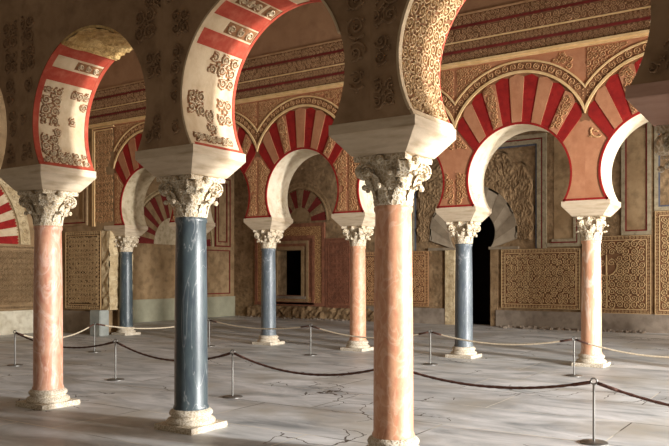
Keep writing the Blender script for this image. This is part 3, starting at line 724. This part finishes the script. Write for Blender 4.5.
carved_panel(6.72, 8.4, .50, 3.3, WALL_Y, 'carved panel with red edge line cut by the right edge of the photo', M['dado_lo'], M['dado_hi'], .09, 13)
carved_panel(-4.1, -3.0, .42, 2.85, WALL_Y, 'dim reddish carved panel between the niche and the slender pink column', M['brick_red'], M['brick_red'], .08, 14)
carved_panel(-2.7, -.1, .55, 2.34, WALL_Y, 'dim carved panel behind the largest column, left of the dark doorway', M['dado_lo'], M['tan'], .085, 15)
carved_panel(-6.72, -5.26, .66, 2.74, BACK_Y - HW, 'dark finely carved panel on the pier left of the dark blue column', M['dado_dark'], M['dado_hi'], .06, 16, .1)

# end wall of the nave (normal +X)
def along_x(o, x, yy):                       # turn a thing built facing -Y so that it faces +X
    o.location = (x + .002, yy, o.location.z); o.rotation_euler = (0, 0, pi / 2); return o
along_x(carved_panel(-1.3, 1.3, .66, 2.36, 0, 'pale eroded carved panel on the end wall at the far left', M['rough'], M['smooth_wall'], .07, 17, .08), END_X, 11.55)
along_x(carved_panel(-2.0, 2.0, .66, 2.36, 0, 'carved panel on the end wall seen past the left edge', M['rough'], M['smooth_wall'], .08, 18, .08), END_X, 8.1)
b = MB(); b.box(END_X, END_X + .1, 4, BACK_Y - HW, 0, .62); structure(b.build('baseboard_left', M['base_white']))
b = MB(); b.box(END_X, -5.26, BACK_Y - HW - .06, BACK_Y - HW, 0, .6); structure(b.build('baseboard_pier', M['base_course']))
b = MB(); b.box(2.2, 13, WALL_Y - .1, WALL_Y, 0, .5); b.box(-2.8, .55, WALL_Y - .08, WALL_Y, 0, .5); structure(b.build('baseboard_back', M['base_course']))
b = MB(); b.box(AISLE_END_X, AISLE_END_X + .05, BACK_Y + 1, WALL_Y, 0, .75); structure(b.build('baseboard_aisle', M['green_plaster']))

def blind_arch(x, yy, zc, rin, rout, n, label, light, red, fill, ring=.35, rot=True):
    t = empty('blind_arch', (x, yy, zc), label, 'blind arch', None)
    fn = lambda u, v, h: (u, -h, v)
    for k in range(n):
        a0, a1 = pi - pi * k / n, pi - pi * (k + 1) / n; p = [a0 + (a1 - a0) * i / 6 for i in range(7)]
        inn = [(rin * cos(a), rin * sin(a)) for a in p]; out = [((rout + .05 * abs(sin(pi * i / 2.0)) - .05) * cos(a), (rout + .05 * abs(sin(pi * i / 2.0)) - .05) * sin(a)) for i, a in enumerate(p)]
        b = MB(); b.slab(inn + out[::-1], fn, .03 if k % 2 else .02); part(b, 'voussoir', red if k % 2 == 0 else light, t, False, 'red painted voussoir' if k % 2 == 0 else 'pale voussoir')
    b = MB(); aa = [pi * i / 48 for i in range(49)]
    b.sheet(lambda a, r: (r * cos(a), -.05, r * sin(a)), aa, [rout + .03, rout + .09]); b.sheet(lambda a, d: ((rout + .03) * cos(a), d, (rout + .03) * sin(a)), aa, [0, -.05]); b.sheet(lambda a, d: ((rout + .09) * cos(a), d, (rout + .09) * sin(a)), aa, [0, -.05])
    b.sheet(lambda a, r: (r * cos(a), -.012, r * sin(a)), aa, [rout + .09, rout + ring])
    relief(b, [(p, w_) for p, w_ in band_scroll(0, pi * (rout + ring * .6), rout + .1, rout + ring - .02, 5)], lambda u, v, h: (v * cos(u / (rout + ring * .6)), -.012 - h, v * sin(u / (rout + ring * .6))), .016)
    part(b, 'ring_moulding', M['rough_light'] if rot else M['smooth_wall'], t)
    b = MB(); o = [(rin * cos(a), rin * sin(a)) for a in aa]; b.slab(o, fn, .01); part(b, 'tympanum', fill, t)
    if rot: t.rotation_euler = (0, 0, pi / 2)
    return t
blind_arch(END_X, 9.65, 2.40, 1.0, 2.32, 31, 'large blind arch of red and cream wedges at the far left edge', M['cream'], M['deep_red'], M['rough_light'])
blind_arch(AISLE_END_X, 18.55, 2.62, .95, 1.85, 21, 'blind arch of dark red and pale wedges seen through the leftmost far arch', M['smooth_wall'], M['dull_red'], M['stained_plaster'], .16)
blind_arch(-5.25, WALL_Y, 3.5, .5, 1.15, 11, 'dim blind arch with dark red wedges above the niche', M['rough'], M['dull_red'], M['smooth_wall'], .25, False)

# framed panels
def panel_frame(name, loc, x0, x1, z0, z1, specs, label, rot=0, group='painted frame mouldings', sides='lrtb'):
    t = empty(name, loc, label, 'wall frame', group); t.rotation_euler = (0, 0, rot)
    k = 0
    for w_, d, m in specs:
        b = MB(); frame(b, x0 + k, x1 - k, z0 + (k if 'b' in sides else 0), z1 - k, w_, 0, d, 0, sides); part(b, {'dull_red': 'red_line', 'deep_red': 'red_line', 'frame_blue': 'blue_line'}.get(m, 'pale_band' if m == 'frame_pale' else 'band'), M[m], t); k += w_
    return t
# bands round the doorway arch, and the framed fields beside it
PAL = [(.12, .05, 'frame_pale'), (.045, .04, 'dull_red'), (.12, .05, 'frame_pale'), (.05, .03, 'frame_blue')]
panel_frame('frame_moulding', (PX, WALL_Y, 0), -2.32, 2.32, 2.36, 5.75, PAL, 'pale frame with red and blue lines squared around the grey doorway arch', sides='lrt')
panel_frame('frame_moulding', (4.26, WALL_Y, 0), -.5, .48, 2.4, 5.75, [(.1, .05, 'frame_pale'), (.04, .04, 'dull_red'), (.08, .05, 'frame_pale')], 'pale band with red line running low along the wall left of the peach column', sides='rb')
panel_frame('frame_moulding', (6.2, WALL_Y, 0), -.36, .42, 2.68, 6.2, [(.1, .05, 'frame_pale'), (.04, .03, 'dull_red')], 'narrow upright frame high on the back wall near the right edge')
panel_frame('frame_moulding', (7.5, WALL_Y, 0), -.8, .9, 3.32, 6.2, [(.1, .05, 'frame_pale'), (.04, .03, 'frame_blue')], 'upright frame at the right edge above the cut-off carved panel')
for q, (a, c) in enumerate(((5.95, 6.5), (3.95, 4.6))):
    b = MB(); b.box(a, c, WALL_Y - .012, WALL_Y, 2.75 if q == 0 else 2.6, 5.6); structure(b.build('trim_%d' % (20 + q), M['smooth_wall']))
# doorway voussoirs of smooth grey stone
t = empty('doorway_arch', (PX, WALL_Y - .002, 0), 'grey stone voussoirs fanning round the dark doorway, rough broken outer edge', 'doorway arch')
nv_ = 13; a0 = math.asin((PZC - PZS) / PR)
for k in range(nv_):
    e0, e1 = (pi + .12) - (pi + .24) * k / nv_, (pi + .12) - (pi + .24) * (k + 1) / nv_
    p = [e0 + (e1 - e0) * i / 5 for i in range(6)]
    oc = (0, 2.9); inn = []
    for a in p:
        b_ = pi + a0 - (pi + 2 * a0) * ((pi + .12 - a) / (pi + .24)); inn.append((PR * cos(b_), PZC + PR * sin(b_)))
    out = [(1.45 * cos(a), max(PZS, 2.85 + 1.5 * sin(a))) for a in p]
    b = MB(); b.slab(inn + out[::-1], lambda u, v, h: (u, -h, v), .10 + .015 * (k % 2)); part(b, 'voussoir', M['grey_stone'] if k % 2 else M['grey_pale'], t)
b = MB(); rr = random.Random(3)
aa = [pi * i / 130 for i in range(-5, 136)]
def edge_xz(a, q):                                            # from the voussoirs out to the squared frame
    c, sn = cos(a), sin(a); t0 = 1.40; t1 = min(1.94 / max(abs(c), 1e-6), 2.5 / max(sn, 1e-6) if sn > 0 else 9)
    t1 = min(t1, 2.6); r = t0 + (t1 - t0) * q * (1 if q < 1 else .97) + .05 * sin(a * 23) * (q > 0) * (q < 1)
    return r * c, max(PZS + .05, 2.85 + r * sn * 1.03)
b.sheet(lambda a, q: (edge_xz(a, q)[0], -(.1 if q < .1 else .03 if q > .9 else .05 + rr.uniform(0, .05)), edge_xz(a, q)[1]), aa, [k / 24 for k in range(25)]); part(b, 'rough_edge', M['rough'], t, False, 'rough broken masonry filling round the arch')
b = MB(); b.box(-PJ - .9, -PJ + .03, -.125, 0, PZS - .03, PZS + .05); b.box(PJ - .03, PJ + .9, -.125, 0, PZS - .03, PZS + .05); part(b, 'impost', M['grey_stone'], t)
b = MB(); b.box(PX - PJ - .32, PX - PJ, WALL_Y - .10, WALL_Y, 0, PZS - .03); structure(b.build('trim_40', M['rough_light']))
b = MB(); b.box(PX + PJ, PX + PJ + .22, WALL_Y - .06, WALL_Y, 0, PZS - .03); structure(b.build('trim_41', M['rough']))
# niche surround: nested carved frames
t = empty('niche_surround', (-5.6, WALL_Y, 0), 'nested reddish carved frames around the small dark niche', 'niche frame')
for k, (m, x0, x1, z0, z1, w_, d) in enumerate((('brick_red', -1.72, 1.45, .45, 3.42, .12, .07), ('relief_tan', -1.6, 1.33, .45, 3.3, .32, .04), ('brick_red', -1.28, 1.0, .5, 2.98, .1, .07), ('brick_red', -1.18, .9, .52, 2.88, .3, .03), ('smooth_wall', -.78, .74, .56, 2.8, .1, .06))):
    b = MB(); frame(b, x0, x1, z0, z1, w_, 0, d); part(b, 'frame_band', M[m], t)
b = MB(); b.box(.42, .54, -.05, 0, .8, 2.47); part(b, 'jamb', M['smooth_wall'], t)
b = MB(); b.box(-.76, .62, -.09, 0, .70, .80); part(b, 'sill', M['base_course'], t)
b = MB(); b.box(-.68, .54, -.05, 0, 2.47, 2.6); part(b, 'lintel', M['smooth_wall'], t)
# rubble core showing low under the niche
b = MB(); rr = random.Random(9); us = [-7.6 + .12 * i for i in range(50)]; vv = [.0, .1, .2, .3, .42]
b.sheet(lambda u, v: (u, WALL_Y - .1 - rr.uniform(0, .1) + (.1 if v > .4 else 0), v + (rr.uniform(-.04, .04) if v > 0 else 0)), us, vv); structure(b.build('baseboard_niche', M['rough']))
# aisle end wall frames
E = lambda y_: y_ - 20.8
panel_frame('frame_moulding', (AISLE_END_X, 20.85, 0), -.25, .6, 2.62, 5.2, [(.05, .05, 'dull_red'), (.12, .03, 'smooth_wall'), (.04, .04, 'dull_red')], 'upright red-edged frame on the end wall of the far aisle', pi / 2)
panel_frame('frame_moulding', (AISLE_END_X, 20.75, 0), -.6, .7, .85, 2.5, [(.04, .03, 'dull_red')], 'low plain panel with faint red edge on the far aisle end wall', pi / 2)
# frames on the pier's upper field
panel_frame('frame_moulding', (-5.2, BACK_Y - HW, 0), -.45, .4, ZS, 5.46, [(.035, .04, 'moulding'), (.03, .02, 'dull_red'), (.03, .04, 'moulding')], 'cream moulding upright beside the leftmost far arch', sides='lt')
panel_frame('frame_moulding', (-6.6, BACK_Y - HW, 0), -.75, .75, 2.9, 5.46, [(.06, .05, 'smooth_wall'), (.04, .03, 'dull_red'), (.08, .04, 'smooth_wall')], 'dark framed field above the finely carved pier panel')
b = MB(); relief(b, vines(-5.58, -4.85, 2.95, 5.4, .08, lambda u, v: hypot(u + 3.6, v - 3.92) > 1.52 or v < 4.2, 0, 21), lambda u, v, h: (u, BACK_Y - HW - h, v), .016); structure(b.build('trim_30', M['tan']))
# broken pier edge and the grey block at its foot
b = MB(); rr = random.Random(5); zz = [.66 + .09 * i for i in range(24)]
b.sheet(lambda z, x: (x + rr.uniform(-.03, .03) * (1 if x > -5.2 else 0), BACK_Y - HW - rr.uniform(.0, .05), z), zz, [-5.25, -5.15, -5.05, -4.97]); b.sheet(lambda z, d: (-4.97 + rr.uniform(-.03, .03), d, z), zz, [BACK_Y - HW - .02, BACK_Y, BACK_Y + HW])
structure(b.build('trim_31', M['rough_light']))
b = MB(); b.box(-.2, .2, -.15, .15, 0, .66); o = b.build('stone_block', M['block']); o.location = (-5.12, BACK_Y - HW - .22, 0); tag(o, 'upright grey ashlar block at the foot of the pier by the dark blue column', 'stone block')
bm = bmesh.new(); bm.from_mesh(o.data); bmesh.ops.bevel(bm, geom=bm.edges[:], offset=.015, segments=2, affect='EDGES'); bm.to_mesh(o.data); bm.free()

# rubble along the foot of the far wall
b = MB(); rr = random.Random(11)
def stone(mb, x, yy, r):
    n = 5; v = []; fcs = []; z0 = .0
    ph = rr.uniform(0, 6)
    for i, (q, h) in enumerate(((1, 0), (1.05, .5), (.6, .95))):
        for j in range(n): a = ph + 2 * pi * j / n; k = q * r * rr.uniform(.75, 1.15); v.append((x + k * cos(a), yy + k * sin(a) * .8, h * r * rr.uniform(.8, 1.2) if h else 0))
    for i in range(2):
        for j in range(n): fcs.append((i * n + j, i * n + (j + 1) % n, i * n + n + (j + 1) % n, i * n + n + j))
    fcs += [tuple(range(n))[::-1], tuple(range(2 * n, 3 * n))]; mb.add(v, fcs)
for k in range(150): stone(b, rr.uniform(2.4, 4.9) if k < 95 else rr.uniform(4.9, 6.5), WALL_Y - .22 - abs(rr.gauss(0, .16)), rr.uniform(.025, .075))
for k in range(60): stone(b, rr.uniform(-8, -3), WALL_Y - .25 - abs(rr.gauss(0, .12)), rr.uniform(.025, .06))
o = b.build('rubble', M['base_course']); o['kind'] = 'stuff'; tag(o, 'small broken stones strewn along the foot of the back wall', 'rubble')

# ------------------------------------------------------------------ rope barrier
PH = .585
def stanchion_mesh(t):
    b = MB(); b.lathe([(.13, 0), (.13, .008), (.12, .014), (.02, .02)], 28); part(b, 'base_plate', M['steel'], t, 40)
    b = MB(); b.lathe([(.012, .015), (.012, PH - .03)], 10); part(b, 'post', M['steel'], t, 60)
    b = MB(); b.tube([(.028 * cos(a), 0, PH + .028 * sin(a)) for a in [2 * pi * k / 20 for k in range(20)]], .009, 6, 0, True); part(b, 'ring', M['steel'], t, True)
SPOS = [(-1.2, 7.75, 'stanchion at the far left, just left of the pink column'),
        (1.69, 7.53, 'stanchion between the pink and the dark blue near columns'),
        (4.21, 7.32, 'stanchion right of the dark blue near column'),
        (6.60, 7.28, 'near stanchion hidden behind the largest column'),
        (8.81, 7.23, 'nearest and tallest stanchion, at the lower right'),
        (11.3, 7.18, 'near stanchion past the right edge'),
        (-1.89, 9.99, 'stanchion in front of the pier with the dark carved panel'),
        (-.78, 12.2, 'stanchion just right of the near dark blue column, by the far arcade'),
        (2.15, 11.96, 'stanchion between the pale blue column and the slender pink column'),
        (4.79, 11.9, 'stanchion left of the column before the dark doorway'),
        (7.33, 11.81, 'stanchion beside the pale peach column'),
        (9.9, 11.75, 'far stanchion past the right edge')]
first = None; ST = []
for x, yy, lab in SPOS:
    t = empty('stanchion', (x, yy, 0), lab, 'stanchion', 'rope barrier stanchions')
    if first is None: stanchion_mesh(t); first = t
    else:
        for c in list(first.children): copy_part(c, t)
    t.rotation_euler.z = .35; ST.append((x, yy))
def rope(i, j, m, sag, label):
    (x0, y0), (x1, y1) = ST[i], ST[j]; pts = []; n = 40
    L = hypot(x1 - x0, y1 - y0); e = .035 / L
    for k in range(n + 1):
        q = e + (1 - 2 * e) * k / n; pts.append((x0 + (x1 - x0) * q - x0, y0 + (y1 - y0) * q - y0, PH - .005 - sag * 4 * q * (1 - q)))
    b = MB(); b.tube(pts, [.0125 + .003 * (k % 2) for k in range(n + 1)], 7)
    t = empty('barrier_rope', (x0, y0, 0), label, 'rope', 'barrier ropes'); part(b, 'rope', M[m], t, True)
    for a, c in ((0, 3), (n - 3, n)):
        b = MB(); b.tube([pts[k] for k in range(a, c + 1)], .017, 8); part(b, 'end_sleeve', M['dark_rope'], t, True)
rope(0, 1, 'dark_rope', .17, 'dark rope passing behind the foot of the pink column')
rope(1, 2, 'dark_rope', .19, 'dark rope passing behind the dark blue near column')
rope(2, 3, 'dark_rope', .19, 'dark rope sagging between dark blue column and largest column')
rope(3, 4, 'dark_rope', .14, 'dark rope running from the largest column to the nearest stanchion')
rope(4, 5, 'dark_rope', .2, 'dark rope leaving the nearest stanchion towards the right edge')
rope(0, 6, 'lit_rope', .2, 'pale rope sagging from the leftmost stanchion behind the pink column')
rope(6, 7, 'lit_rope', .14, 'pale rope in front of the dark blue column by the pier')
rope(7, 8, 'lit_rope', .12, 'pale rope in front of the niche and the pale blue column')
rope(8, 9, 'lit_rope', .17, 'pale rope passing before the slender pink column')
rope(9, 10, 'lit_rope', .15, 'pale rope before the dark doorway and its blue-grey column')
rope(10, 11, 'lit_rope', .2, 'pale rope leaving the peach column towards the right edge')
